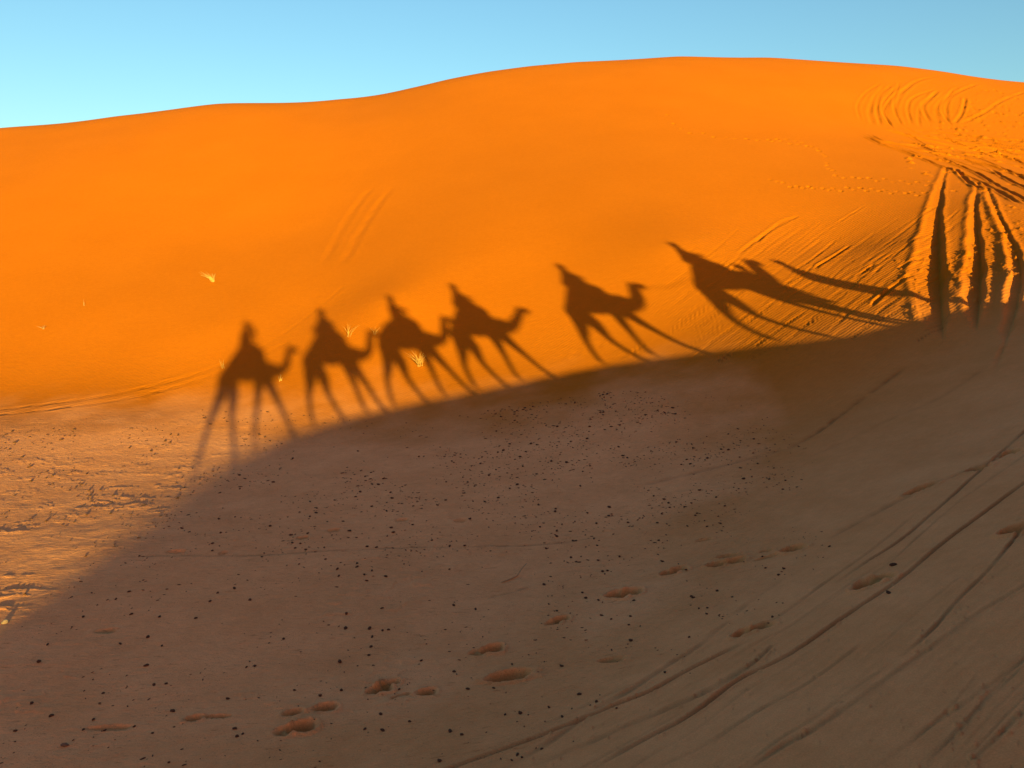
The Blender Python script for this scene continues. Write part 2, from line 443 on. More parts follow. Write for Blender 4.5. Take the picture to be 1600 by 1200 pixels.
# ------------------------------------------------------------------ materials
def mat_plain(name, c, rough=0.85, var=0.25, scale=6, bump=0.0, bscale=60):
    m = bpy.data.materials.new(name); m.use_nodes = True
    nt = m.node_tree; b = nt.nodes['Principled BSDF']
    tc = nt.nodes.new('ShaderNodeTexCoord')
    n = nt.nodes.new('ShaderNodeTexNoise'); n.inputs['Scale'].default_value = scale; n.inputs['Detail'].default_value = 6
    nt.links.new(tc.outputs['Object'], n.inputs['Vector'])
    r = nt.nodes.new('ShaderNodeValToRGB')
    r.color_ramp.elements[0].position = 0.3; r.color_ramp.elements[1].position = 0.7
    r.color_ramp.elements[0].color = (*[v * (1 - var) for v in c], 1)
    r.color_ramp.elements[1].color = (*[min(1, v * (1 + var)) for v in c], 1)
    nt.links.new(n.outputs['Fac'], r.inputs['Fac'])
    nt.links.new(r.outputs['Color'], b.inputs['Base Color'])
    b.inputs['Roughness'].default_value = rough
    b.inputs['Specular IOR Level'].default_value = 0.2
    if bump:
        n2 = nt.nodes.new('ShaderNodeTexNoise'); n2.inputs['Scale'].default_value = bscale
        nt.links.new(tc.outputs['Object'], n2.inputs['Vector'])
        bp = nt.nodes.new('ShaderNodeBump'); bp.inputs['Strength'].default_value = bump; bp.inputs['Distance'].default_value = 0.02
        nt.links.new(n2.outputs['Fac'], bp.inputs['Height']); nt.links.new(bp.outputs['Normal'], b.inputs['Normal'])
    return m

def mat_sand():
    m = bpy.data.materials.new('desert_sand'); m.use_nodes = True
    nt = m.node_tree; N = nt.nodes; L = nt.links
    b = N['Principled BSDF']
    b.inputs['Roughness'].default_value = 0.95
    b.inputs['Specular IOR Level'].default_value = 0.05
    geo = N.new('ShaderNodeNewGeometry')
    def noise(scale, det=4, rough=0.55, sx=None):
        n = N.new('ShaderNodeTexNoise'); n.inputs['Scale'].default_value = scale; n.inputs['Detail'].default_value = det; n.inputs['Roughness'].default_value = rough
        if sx:
            mp = N.new('ShaderNodeMapping'); mp.inputs['Rotation'].default_value = (0, 0, sx[1]); mp.inputs['Scale'].default_value = sx[0]
            L.new(geo.outputs['Position'], mp.inputs['Vector']); L.new(mp.outputs['Vector'], n.inputs['Vector'])
        else:
            L.new(geo.outputs['Position'], n.inputs['Vector'])
        return n.outputs['Fac']
    def ramp(f, p0, p1, c0, c1):
        r = N.new('ShaderNodeValToRGB'); e = r.color_ramp.elements
        e[0].position = p0; e[1].position = p1; e[0].color = (*c0, 1); e[1].color = (*c1, 1)
        L.new(f, r.inputs['Fac']); return r.outputs['Color']
    def mix(f, a, c, mode='MIX'):
        x = N.new('ShaderNodeMix'); x.data_type = 'RGBA'; x.blend_type = mode
        if isinstance(f, float): x.inputs[0].default_value = f
        else: L.new(f, x.inputs[0])
        L.new(a, x.inputs[6])
        if isinstance(c, tuple): x.inputs[7].default_value = (*c, 1)
        else: L.new(c, x.inputs[7])
        return x.outputs[2]
    def attr(n):
        a = N.new('ShaderNodeAttribute'); a.attribute_name = n; return a.outputs['Fac']
    def math_(op, a, v):
        x = N.new('ShaderNodeMath'); x.operation = op
        if isinstance(a, (int, float)): x.inputs[0].default_value = a
        else: L.new(a, x.inputs[0])
        if isinstance(v, (int, float)): x.inputs[1].default_value = v
        else: L.new(v, x.inputs[1])
        return x.outputs[0]
    dune = ramp(noise(0.35, 5), 0.3, 0.7, DUNE_A, DUNE_B)
    floor = ramp(noise(1.1, 6, 0.65), 0.32, 0.68, FLOOR_A, FLOOR_B)
    c = mix(attr('pale'), dune, floor)
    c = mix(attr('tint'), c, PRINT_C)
    # loose coarse grains lying on the crust
    vo = N.new('ShaderNodeTexVoronoi'); vo.inputs['Scale'].default_value = 38
    L.new(geo.outputs['Position'], vo.inputs['Vector'])
    sp_ = math_('LESS_THAN', vo.outputs['Distance'], 0.16)
    pz = math_('GREATER_THAN', noise(2.3, 3), 0.52)
    sp_ = math_('MULTIPLY', math_('MULTIPLY', sp_, pz), attr('floor'))
    c = mix(math_('MULTIPLY', sp_, 0.55), c, (0.12, 0.07, 0.045))
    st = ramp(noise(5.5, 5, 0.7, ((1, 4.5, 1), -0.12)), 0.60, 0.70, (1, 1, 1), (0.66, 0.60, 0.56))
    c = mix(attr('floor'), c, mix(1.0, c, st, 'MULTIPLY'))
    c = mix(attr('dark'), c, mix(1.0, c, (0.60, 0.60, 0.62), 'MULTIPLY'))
    g2 = ramp(noise(7, 5, 0.7), 0.3, 0.7, (0.94, 0.94, 0.94), (1.05, 1.05, 1.05))
    c = mix(1.0, c, g2, 'MULTIPLY')
    g = ramp(noise(90, 2), 0.25, 0.75, (0.86, 0.86, 0.86), (1.1, 1.1, 1.1))
    c = mix(1.0, c, g, 'MULTIPLY')
    L.new(c, b.inputs['Base Color'])
    # relief too fine for the mesh: wind ripples, grain, crust
    wv = N.new('ShaderNodeTexWave'); wv.inputs['Scale'].default_value = 3.2; wv.inputs['Distortion'].default_value = 3.5; wv.inputs['Detail'].default_value = 2; wv.inputs['Detail Scale'].default_value = 1.6
    mp = N.new('ShaderNodeMapping'); mp.inputs['Rotation'].default_value = (0, 0, 0.95)
    L.new(geo.outputs['Position'], mp.inputs['Vector']); L.new(mp.outputs['Vector'], wv.inputs['Vector'])
    rip = math_('MULTIPLY', wv.outputs['Fac'], math_('SUBTRACT', 1.0, attr('floor')))
    rip = math_('MULTIPLY', rip, noise(0.5, 2))
    h = math_('ADD', math_('MULTIPLY', rip, 0.010), math_('MULTIPLY', noise(55, 3), 0.003))
    h = math_('ADD', h, math_('MULTIPLY', noise(3.0, 5, 0.6, ((1, 2.2, 1), 0.5)), 0.012))
    h = math_('ADD', h, math_('MULTIPLY', math_('MULTIPLY', noise(9, 5, 0.65, ((1, 1.9, 1), -0.2)), attr('floor')), 0.045))
    bp = N.new('ShaderNodeBump'); bp.inputs['Strength'].default_value = 0.7; bp.inputs['Distance'].default_value = 1.0
    L.new(h, bp.inputs['Height']); L.new(bp.outputs['Normal'], b.inputs['Normal'])
    return m


DUNE_A, DUNE_B = (0.335, 0.110, 0.0025), (0.355, 0.118, 0.0035)
FLOOR_A, FLOOR_B = (0.64, 0.290, 0.122), (0.74, 0.352, 0.158)
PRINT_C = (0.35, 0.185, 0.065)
M_SAND = mat_sand()


# ------------------------------------------------------------------ the ground: one sheet to the horizon
az_d = np.radians(np.arange(-37, 41, 0.07))
az_c = np.radians(np.concatenate([np.arange(41.2, 60, 0.3), np.arange(61, 205, 1.5), np.arange(206, 246, 0.5), np.arange(247, 300, 1.5), np.arange(300, 322.9, 0.5)]))
AZ = np.concatenate([az_d, az_c])
rr = list(0.25 * (2.6 / 0.25) ** (np.arange(22) / 22.0))
r_ = 2.6
while r_ < 72:
    rr.append(r_)
    r_ += min(max(r_ * r_ / (4.2 * 768) * 1.0, 0.02), 0.15 if r_ > 46 else 0.11 if r_ < 29 else 0.052)
while r_ < 4000:
    rr.append(r_); r_ *= 1.07
RR = np.array(rr)
X = RR[:, None] * np.sin(AZ)[None]; Y = RR[:, None] * np.cos(AZ)[None]
Z = base_z(X, Y)
nd = len(az_d)
sd = poly_sd(X, Y, BASIN)
wob = fbm(X / 1.3, Y / 1.3, 4)
basin = smooth(sd + 0.9 * wob, -0.6, 0.7)
basin_c = smooth(sd + 1.6 * wob, -2.8, 2.8)
flank = smooth(np.where(X > -4, 1, 0) * (1 - smooth(Y - 0.25 * X, 15.5, 18.5)), 0, 1)
pale = np.maximum(basin_c, 0.8 * flank * smooth(-Y + 0.3 * X, -17.5, -7))
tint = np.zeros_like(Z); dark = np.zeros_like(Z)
near = (RR < 80)[:, None] * np.ones_like(Z)
# relief of the open sand and of the crusted floor
Z += near * (0.025 * fbm(X / 7, Y / 7, 2) * smooth(RR, 14, 30)[:, None])
crust = fbm(X / 0.55 + 3, Y / 0.55, 3)
sc = vnoise(X / 0.42 + 40, Y / 0.21) + 0.5 * vnoise(X / 0.17, Y / 0.09 + 9)
ledge = smooth(sc, 0.20, 0.26) - 0.7 * smooth(sc, 0.26, 0.42)
patch = smooth(fbm(X / 1.6 + 8, Y / 1.1, 3), -0.25, 0.3)
Z += basin * near * (0.008 * crust + 0.004 * vnoise(X / 0.11, Y / 0.11) + 0.011 * ledge * patch)
Z += near * (1 - basin) * smooth(-RR, -20, -8)[:, None] * (0.010 * fbm(X / 0.8, Y / 0.8, 3) + 0.003 * vnoise(X / 0.1, Y / 0.1))


def window(p, m):
    a = np.arctan2(p[:, 0], p[:, 1]); r = np.hypot(p[:, 0], p[:, 1])
    rm = max(r.min(), 1.0)
    i0, i1 = np.searchsorted(RR, [r.min() - m, r.max() + m])
    j0, j1 = np.searchsorted(az_d, [a.min() - m / rm, a.max() + m / rm])
    return slice(max(i0 - 1, 0), i1 + 1), slice(max(j0 - 1, 0), min(j1 + 1, nd))


def line_dist(p, w, extra=None):
    x, y = X[w], Y[w]
    d = np.full(x.shape, 1e9); s = np.zeros(x.shape)
    L = 0.0; tot = np.hypot(*np.diff(p, axis=0).T).sum() + 1e-9
    for a, b in zip(p[:-1], p[1:]):
        e = b - a; le = math.hypot(*e) + 1e-9
        t = np.clip(((x - a[0]) * e[0] + (y - a[1]) * e[1]) / (le * le), 0, 1)
        dd = (x - a[0] - t * e[0]) ** 2 + (y - a[1] - t * e[1]) ** 2
        m = dd < d
        d = np.where(m, dd, d); s = np.where(m, (L + t * le) / tot, s)
        L += le
    return np.sqrt(d), s, tot


for p, wd, dep, rim, wb in GROOVES:
    w = window(p, wd * 4 + 0.1)
    d, s, tot = line_dist(p, w)
    x, y = X[w], Y[w]
    d = np.maximum(d + 0.22 * wd * vnoise(x / (wd * 5), y / (wd * 5)), 0)
    fade = smooth(s, 0, 0.12) * smooth(1 - s, 0, 0.12)
    mod = 0.75 + 0.7 * vnoise(x / 0.5 + 31, y / 0.5)
    if wb: mod = np.clip(mod + 1.1 * vnoise(x / 0.16, y / 0.16 + 7), 0, 2)
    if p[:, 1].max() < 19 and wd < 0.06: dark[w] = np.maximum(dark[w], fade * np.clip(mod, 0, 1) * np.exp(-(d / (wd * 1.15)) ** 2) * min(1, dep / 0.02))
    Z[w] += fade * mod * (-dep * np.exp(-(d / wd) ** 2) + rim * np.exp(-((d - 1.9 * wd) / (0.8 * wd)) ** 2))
for p, ws, ds, rims in RUTS:
    w = window(p, 1.6)
    d, s, tot = line_dist(p, w)
    x, y = X[w], Y[w]
    k = s * 1.0
    si = np.linspace(0, 1, len(ws))
    cum = np.concatenate([[0], np.cumsum(np.hypot(*np.diff(p, axis=0).T))]); cum /= cum[-1]
    wd = np.interp(k, cum, ws); dep = np.interp(k, cum, ds); rim = np.interp(k, cum, rims)
    # the side away from the sun is the long one, the other wall stands steep
    pa = np.array([np.interp(k, cum, p[:, 0]), np.interp(k, cum, p[:, 1])])
    side = x * p[:, 1].mean() - y * p[:, 0].mean() - (pa[0] * p[:, 1].mean() - pa[1] * p[:, 0].mean())
    wob_ = 0.09 * vnoise(x / 0.9, y / 0.9) + 0.012 * vnoise(x / 0.13, y / 0.13)
    wl = np.where(side < 0, wd * 1.15, wd * 0.26)
    d = np.maximum(d + wob_, 0)
    q = np.clip(1 - d / wl, 0, 1)
    fade = smooth(s, 0, 0.03) * smooth(1 - s, 0, 0.06)
    Z[w] += fade * (-(0.26 + 0.30 * smooth(k, 0.15, 0.6)) * dep * q ** 1.25 + np.where(side < 0, 1.0, 0.6) * rim * np.exp(-((d - wl * 1.12) / 0.1) ** 2) * (1 + 0.6 * vnoise(x / 0.15, y / 0.15)))
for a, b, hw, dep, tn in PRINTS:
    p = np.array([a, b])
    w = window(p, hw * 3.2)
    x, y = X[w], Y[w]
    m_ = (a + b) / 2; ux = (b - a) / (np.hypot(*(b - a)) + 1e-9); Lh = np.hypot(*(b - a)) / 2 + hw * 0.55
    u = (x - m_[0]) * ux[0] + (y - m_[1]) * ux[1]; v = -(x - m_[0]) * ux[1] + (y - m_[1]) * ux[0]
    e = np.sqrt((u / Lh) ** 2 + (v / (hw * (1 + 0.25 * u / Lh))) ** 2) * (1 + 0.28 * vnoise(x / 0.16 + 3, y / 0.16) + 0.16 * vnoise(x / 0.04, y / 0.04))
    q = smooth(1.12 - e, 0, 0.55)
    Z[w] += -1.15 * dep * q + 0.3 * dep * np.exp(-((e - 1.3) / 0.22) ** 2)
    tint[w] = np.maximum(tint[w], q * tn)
for c, r0, h in CLODS:
    w = window(np.array([c, c]), r0 * 2.2)
    x, y = X[w], Y[w]
    d = np.hypot(x - c[0], y - c[1]) / r0 * (1 + 0.5 * vnoise(x / (0.6 * r0), y / (0.6 * r0)))
    Z[w] += h * smooth(1.1 - d, 0, 0.8)

nr, na = X.shape
verts = np.empty((nr * na + 1, 3), np.float32)
verts[:-1, 0] = X.ravel(); verts[:-1, 1] = Y.ravel(); verts[:-1, 2] = Z.ravel()
verts[-1] = (0, 0, float(base_z(np.array([0.0]), np.array([0.0]))[0]))
i = np.arange(nr - 1)[:, None]; j = np.arange(na)[None]
j2 = (j + 1) % na
quads = np.stack(np.broadcast_arrays(i * na + j, (i + 1) * na + j, (i + 1) * na + j2, i * na + j2), -1).reshape(-1, 4)[:, ::-1]
tris = np.stack([np.full(na, nr * na), np.arange(na), (np.arange(na) + 1) % na], -1)[:, ::-1]
gm = bpy.data.meshes.new('sand_ground')
gm.vertices.add(len(verts)); gm.vertices.foreach_set('co', verts.ravel())
nl = quads.size + tris.size
gm.loops.add(nl)
gm.loops.foreach_set('vertex_index', np.concatenate([quads.ravel(), tris.ravel()]).astype(np.int32))
npoly = len(quads) + len(tris)
gm.polygons.add(npoly)
starts = np.concatenate([np.arange(len(quads)) * 4, quads.size + np.arange(len(tris)) * 3]).astype(np.int32)
gm.polygons.foreach_set('loop_start', starts)
gm.update(calc_edges=True)
if gm.validate(verbose=False): print('ground mesh repaired')
gm.polygons.foreach_set('use_smooth', np.ones(len(gm.polygons), bool))
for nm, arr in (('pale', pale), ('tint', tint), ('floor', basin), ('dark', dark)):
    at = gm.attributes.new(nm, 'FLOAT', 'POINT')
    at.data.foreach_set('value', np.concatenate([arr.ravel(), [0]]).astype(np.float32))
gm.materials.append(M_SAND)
go = bpy.data.objects.new('sand_ground', gm); col.objects.link(go)
go['kind'] = 'structure'
go['label'] = 'orange desert dune rising behind a shaded sandy flat'
n_up = gm.polygons[1000].normal.z
if n_up < 0: gm.flip_normals()


_fi = interp_r = None
def ground_z(x, y):
    """height of the finished, marked sand at a point in the dense part of the sheet"""
    r = math.hypot(x, y); a = math.atan2(x, y)
    i = int(np.clip(np.searchsorted(RR, r) - 1, 0, nr - 2))
    if not (az_d[0] < a < az_d[-1]):
        return float(base_z(np.array([x]), np.array([y]))[0])
    j = int(np.clip(np.searchsorted(az_d, a) - 1, 0, nd - 2))
    fr = (r - RR[i]) / (RR[i + 1] - RR[i]); fa = (a - az_d[j]) / (az_d[j + 1] - az_d[j])
    return float((Z[i, j] * (1 - fr) + Z[i + 1, j] * fr) * (1 - fa) + (Z[i, j + 1] * (1 - fr) + Z[i + 1, j + 1] * fr) * fa)


# ------------------------------------------------------------------ the caravan on the ridge beside and behind the camera
M_FUR = mat_plain('camel_fur', (0.34, 0.21, 0.11), 0.95, 0.25, 5, 0.4, 90)
M_CLOTH = mat_plain('saddle_cloth', (0.30, 0.07, 0.05), 0.95, 0.3, 9, 0.3, 120)
M_SKIN = mat_plain('skin', (0.42, 0.24, 0.16), 0.6, 0.1)
M_WRAP = mat_plain('blue_cotton', (0.08, 0.13, 0.32), 0.95, 0.2, 12, 0.2)
M_SHIRT = mat_plain('grey_cotton', (0.28, 0.26, 0.24), 0.95, 0.2, 12, 0.2)
M_TROUSER = mat_plain('dark_cotton', (0.06, 0.06, 0.08), 0.95, 0.2, 12, 0.2)
M_ROBE = mat_plain('white_robe', (0.62, 0.58, 0.5), 0.95, 0.12, 8, 0.2)
M_METAL = mat_plain('dull_metal', (0.25, 0.24, 0.22), 0.5, 0.15)
M_ROPE = mat_plain('rope_fibre', (0.35, 0.26, 0.14), 0.95, 0.3, 60)
M_DARK = mat_plain('dark_glass', (0.015, 0.015, 0.018), 0.15, 0.1)


def camel_nodes(legs, neck=(0, 0), bulk=1.0):
    n = {}
    n['hips'] = (-.60, 0, 1.44, .22, .25)
    n['loin'] = (-.34, 0, 1.52, .25, .27)
    n['mid'] = (-.02, 0, 1.52, .31, .36)
    n['chest'] = (.34, 0, 1.47, .28, .35)
    n['breast'] = (.62, 0, 1.40, .20, .25)
    n['hump1'] = (-.05, 0, 1.80, .2, .25); n['hump2'] = (-.06, 0, 1.98, .09, .12)
    nx, nz = neck
    n['neck1'] = (.84, 0, 1.33, .15, .18); n['neck2'] = (1.03, 0, 1.32, .115, .14)
    n['neck3'] = (1.20, 0, 1.42, .095, .115); n['neck4'] = (1.31 + nx * .6, 0, 1.58 + nz * .6, .085, .095)
    n['poll'] = (1.39 + nx, 0, 1.72 + nz, .095, .095); n['brow'] = (1.48 + nx, 0, 1.745 + nz, .09, .095)
    n['muzzle'] = (1.60 + nx, 0, 1.70 + nz, .068, .07); n['nose'] = (1.69 + nx, 0, 1.655 + nz, .055, .055)
    e = [('hips', 'loin'), ('loin', 'mid'), ('mid', 'chest'), ('chest', 'breast'), ('mid', 'hump1'), ('hump1', 'hump2'), ('breast', 'neck1'), ('neck1', 'neck2'),
         ('neck2', 'neck3'), ('neck3', 'neck4'), ('neck4', 'poll'), ('poll', 'brow'), ('brow', 'muzzle'), ('muzzle', 'nose')]
    if bulk != 1:
        for k in ('neck1', 'neck2', 'neck3', 'neck4', 'poll', 'brow', 'muzzle', 'nose', 'breast'):
            n[k] = (*n[k][:3], *[r * bulk for r in n[k][3:]])
    n['tail1'] = (-.83, 0, 1.46, .05); n['tail2'] = (-.90, 0, 1.2, .028); n['tail3'] = (-.92, 0, .92, .04)
    e += [('hips', 'tail1'), ('tail1', 'tail2'), ('tail2', 'tail3')]
    for k, (sx, sw) in enumerate(legs):
        s = 1 if k % 2 == 0 else -1
        def J(x, y, z, r, top):
            f = (top - z) / top
            return (x + sw * f, y * s, z, r)
        if sx == 'h':
            t = 1.36
            n[f'hh{k}'] = J(-.62, .15, t, .21, t); n[f'hk{k}'] = J(-.58, .17, .98, .17, t); n[f'hc{k}'] = J(-.69, .16, .60, .078, t)
            n[f'hf{k}'] = J(-.66, .16, .16, .056, t); n[f'ht{k}'] = J(-.62, .16, .05, .08, t)
            e += [('hips', f'hh{k}'), (f'hh{k}', f'hk{k}'), (f'hk{k}', f'hc{k}'), (f'hc{k}', f'hf{k}'), (f'hf{k}', f'ht{k}')]
        else:
            t = 1.30
            n[f'fs{k}'] = J(.48, .15, t, .19, t); n[f'fe{k}'] = J(.46, .16, 1.0, .135, t); n[f'fk{k}'] = J(.49, .15, .58, .076, t)
            n[f'ff{k}'] = J(.48, .15, .15, .055, t); n[f'ft{k}'] = J(.54, .15, .05, .08, t)
            e += [('chest', f'fs{k}'), (f'fs{k}', f'fe{k}'), (f'fe{k}', f'fk{k}'), (f'fk{k}', f'ff{k}'), (f'ff{k}', f'ft{k}')]
    return n, e


def saddle_cloth(parent, w=0.40, back=-.76, front=.48, low=1.30, shear=RS, flat=False):
    xs = np.linspace(back, front, 15)
    V, Fc = [], []
    nk = 15
    for i, x in enumerate(xs):
        t = (x - back) / (front - back)
        top = np.interp(x, [-.80, -.55, -.3, -.06, .15, .32, .50], [1.46, 1.74, 2.06, 2.26, 2.16, 1.94, 1.68] if not flat else [1.58, 1.96, 2.12, 2.14, 2.12, 2.06, 1.76])
        for k in range(nk):
            a = (k / (nk - 1) - .5) * 2
            y = w * math.copysign(abs(a) ** 0.8, a) * (0.92 + 0.08 * math.sin(7 * t))
            z = top - (top - low) * abs(a) ** 2.1 + 0.012 * math.sin(9 * x + 5 * a)
            V.append((x, y, z + shear * x))
    for i in range(len(xs) - 1):
        for k in range(nk - 1):
            Fc.append((i * nk + k, i * nk + k + 1, (i + 1) * nk + k + 1, (i + 1) * nk + k))
    o = mesh_obj('saddle_blanket', V, Fc, M_CLOTH, parent)
    s = o.modifiers.new('thick', 'SOLIDIFY'); s.thickness = 0.05; s.offset = -1
    sub = o.modifiers.new('sub', 'SUBSURF'); sub.levels = 1; sub.render_levels = 1
    # T shaped hand rail of the saddle
    z0 = (2.20 if flat else 2.14) + shear * .30
    V, Fc = tube([(.30, 0, 2.0), (.31, 0, z0 + .12), (.31, 0, z0 + .2)], .016)
    h = mesh_obj('saddle_handle', V, Fc, M_METAL, parent)
    V, Fc = tube([(.31, -.15, z0 + .2), (.31, .15, z0 + .2)], .016)
    mesh_obj('crossbar', V, Fc, M_METAL, h)
    return o


def make_camel(legs, neck, label, flat=False, bulk=1.0):
    root = empty('camel')
    tag(root, label, 'camel', 'camels of the caravan on the ridge')
    n, e = camel_nodes(legs, neck, bulk)
    skin_obj('body', n, e, M_FUR, root, root='hips', sub=2, shear=RS)
    nx, nz = neck
    for s in (-1, 1):
        V, Fc = tube([(1.38 + nx, .06 * s, 1.79 + nz + RS * 1.4), (1.37 + nx, .10 * s, 1.84 + nz + RS * 1.4), (1.38 + nx, .115 * s, 1.87 + nz + RS * 1.4)], [.025, .03, .008])
        mesh_obj('ear', V, Fc, M_FUR, root)
        bm = bmesh.new(); bmesh.ops.create_uvsphere(bm, u_segments=10, v_segments=8, radius=.017)
        me = bpy.data.meshes.new('eye'); bm.to_mesh(me); bm.free(); me.materials.append(M_DARK)
        eo = bpy.data.objects.new('eye', me); col.objects.link(eo); eo.parent = root; eo.location = (1.51 + nx, .068 * s, 1.765 + nz + RS * 1.5)
    V, Fc = tube([(1.58 + nx, .07 * math.cos(a), 1.715 + nz + RS * 1.58 + .072 * math.sin(a)) for a in np.linspace(0, 2 * math.pi, 17)], .009, 6)
    mesh_obj('halter', V, Fc, M_ROPE, root)
    saddle_cloth(root, flat=flat)
    return root


def hand(n, e, wrist, p, d, up, s):
    """palm with five fingers: p wrist position, d pointing direction, up back of the hand"""
    d = Vector(d).normalized(); up = Vector(up); up = (up - d * up.dot(d)).normalized(); sd_ = d.cross(up)
    p = Vector(p)
    k = wrist + '_palm'
    n[k] = (*(p + d * .06), .026, .018); e.append((wrist, k))
    for i, (off, ln) in enumerate([(-.030, .072), (-.010, .080), (.010, .076), (.029, .060)]):
        a = p + d * .10 + sd_ * off
        b = a + (d * .75 - up * .5).normalized() * ln * .5
        c = b + (d * .2 - up * 1).normalized() * ln * .5
        n[f'{k}a{i}'] = (*a, .0095); n[f'{k}b{i}'] = (*b, .0085); n[f'{k}c{i}'] = (*c, .007)
        e += [(k, f'{k}a{i}'), (f'{k}a{i}', f'{k}b{i}'), (f'{k}b{i}', f'{k}c{i}')]
    t1 = p + d * .055 + sd_ * (.042 * -1) * s; t2 = t1 + (d * .8 - up * .5).normalized() * .035
    n[k + 't1'] = (*t1, .011); n[k + 't2'] = (*t2, .009)
    e += [(k, k + 't1'), (k + 't1', k + 't2')]


def head_parts(root, hc, yaw, cover, mat):
    """face details and head cover on a head centred at hc facing yaw"""
    Rz = Matrix.Rotation(yaw, 4, 'Z')
    def at(x, y, z): return Vector(hc) + (Rz @ Vector((x, y, z)))
    for s in (-1, 1):
        bm = bmesh.new(); bmesh.ops.create_uvsphere(bm, u_segments=10, v_segments=8, radius=.013)
        me = bpy.data.meshes.new('eye'); bm.to_mesh(me); bm.free(); me.materials.append(M_DARK)
        eo = bpy.data.objects.new('eye', me); col.objects.link(eo); eo.parent = root; eo.location = at(.088, .032 * s, .0)
        V, Fc = tube([at(.0, .082 * s, .03), at(-.01, .094 * s, .0), at(.0, .082 * s, -.035)], [.012, .018, .01])
        mesh_obj('ear', V, Fc, M_SKIN, root)
    V, Fc = tube([at(.095, -.022, -.062), at(.1, 0, -.06), at(.095, .022, -.062)], [.005, .008, .005])
    mesh_obj('mouth', V, Fc, mat_lip, root)
    # wound head scarf: rings of cloth
    V, Fc = [], []
    for q, (rz, ra, th) in enumerate([(.045, .098, .032), (.085, .09, .034), (.12, .062, .034), (-.11, .085, .03)]):
        ring = [at(math.cos(a) * ra - .008, math.sin(a) * ra * .92, rz + .012 * math.sin(2 * a + q)) for a in np.linspace(0, 2 * math.pi, 25)]
        v, f = tube(ring, th, 8); o = len(V); V += v; Fc += [tuple(o + i for i in g) for g in f]
    mesh_obj('head_scarf', V, Fc, mat, root)


mat_lip = mat_plain('lip', (0.35, 0.14, 0.11), 0.6, 0.1)


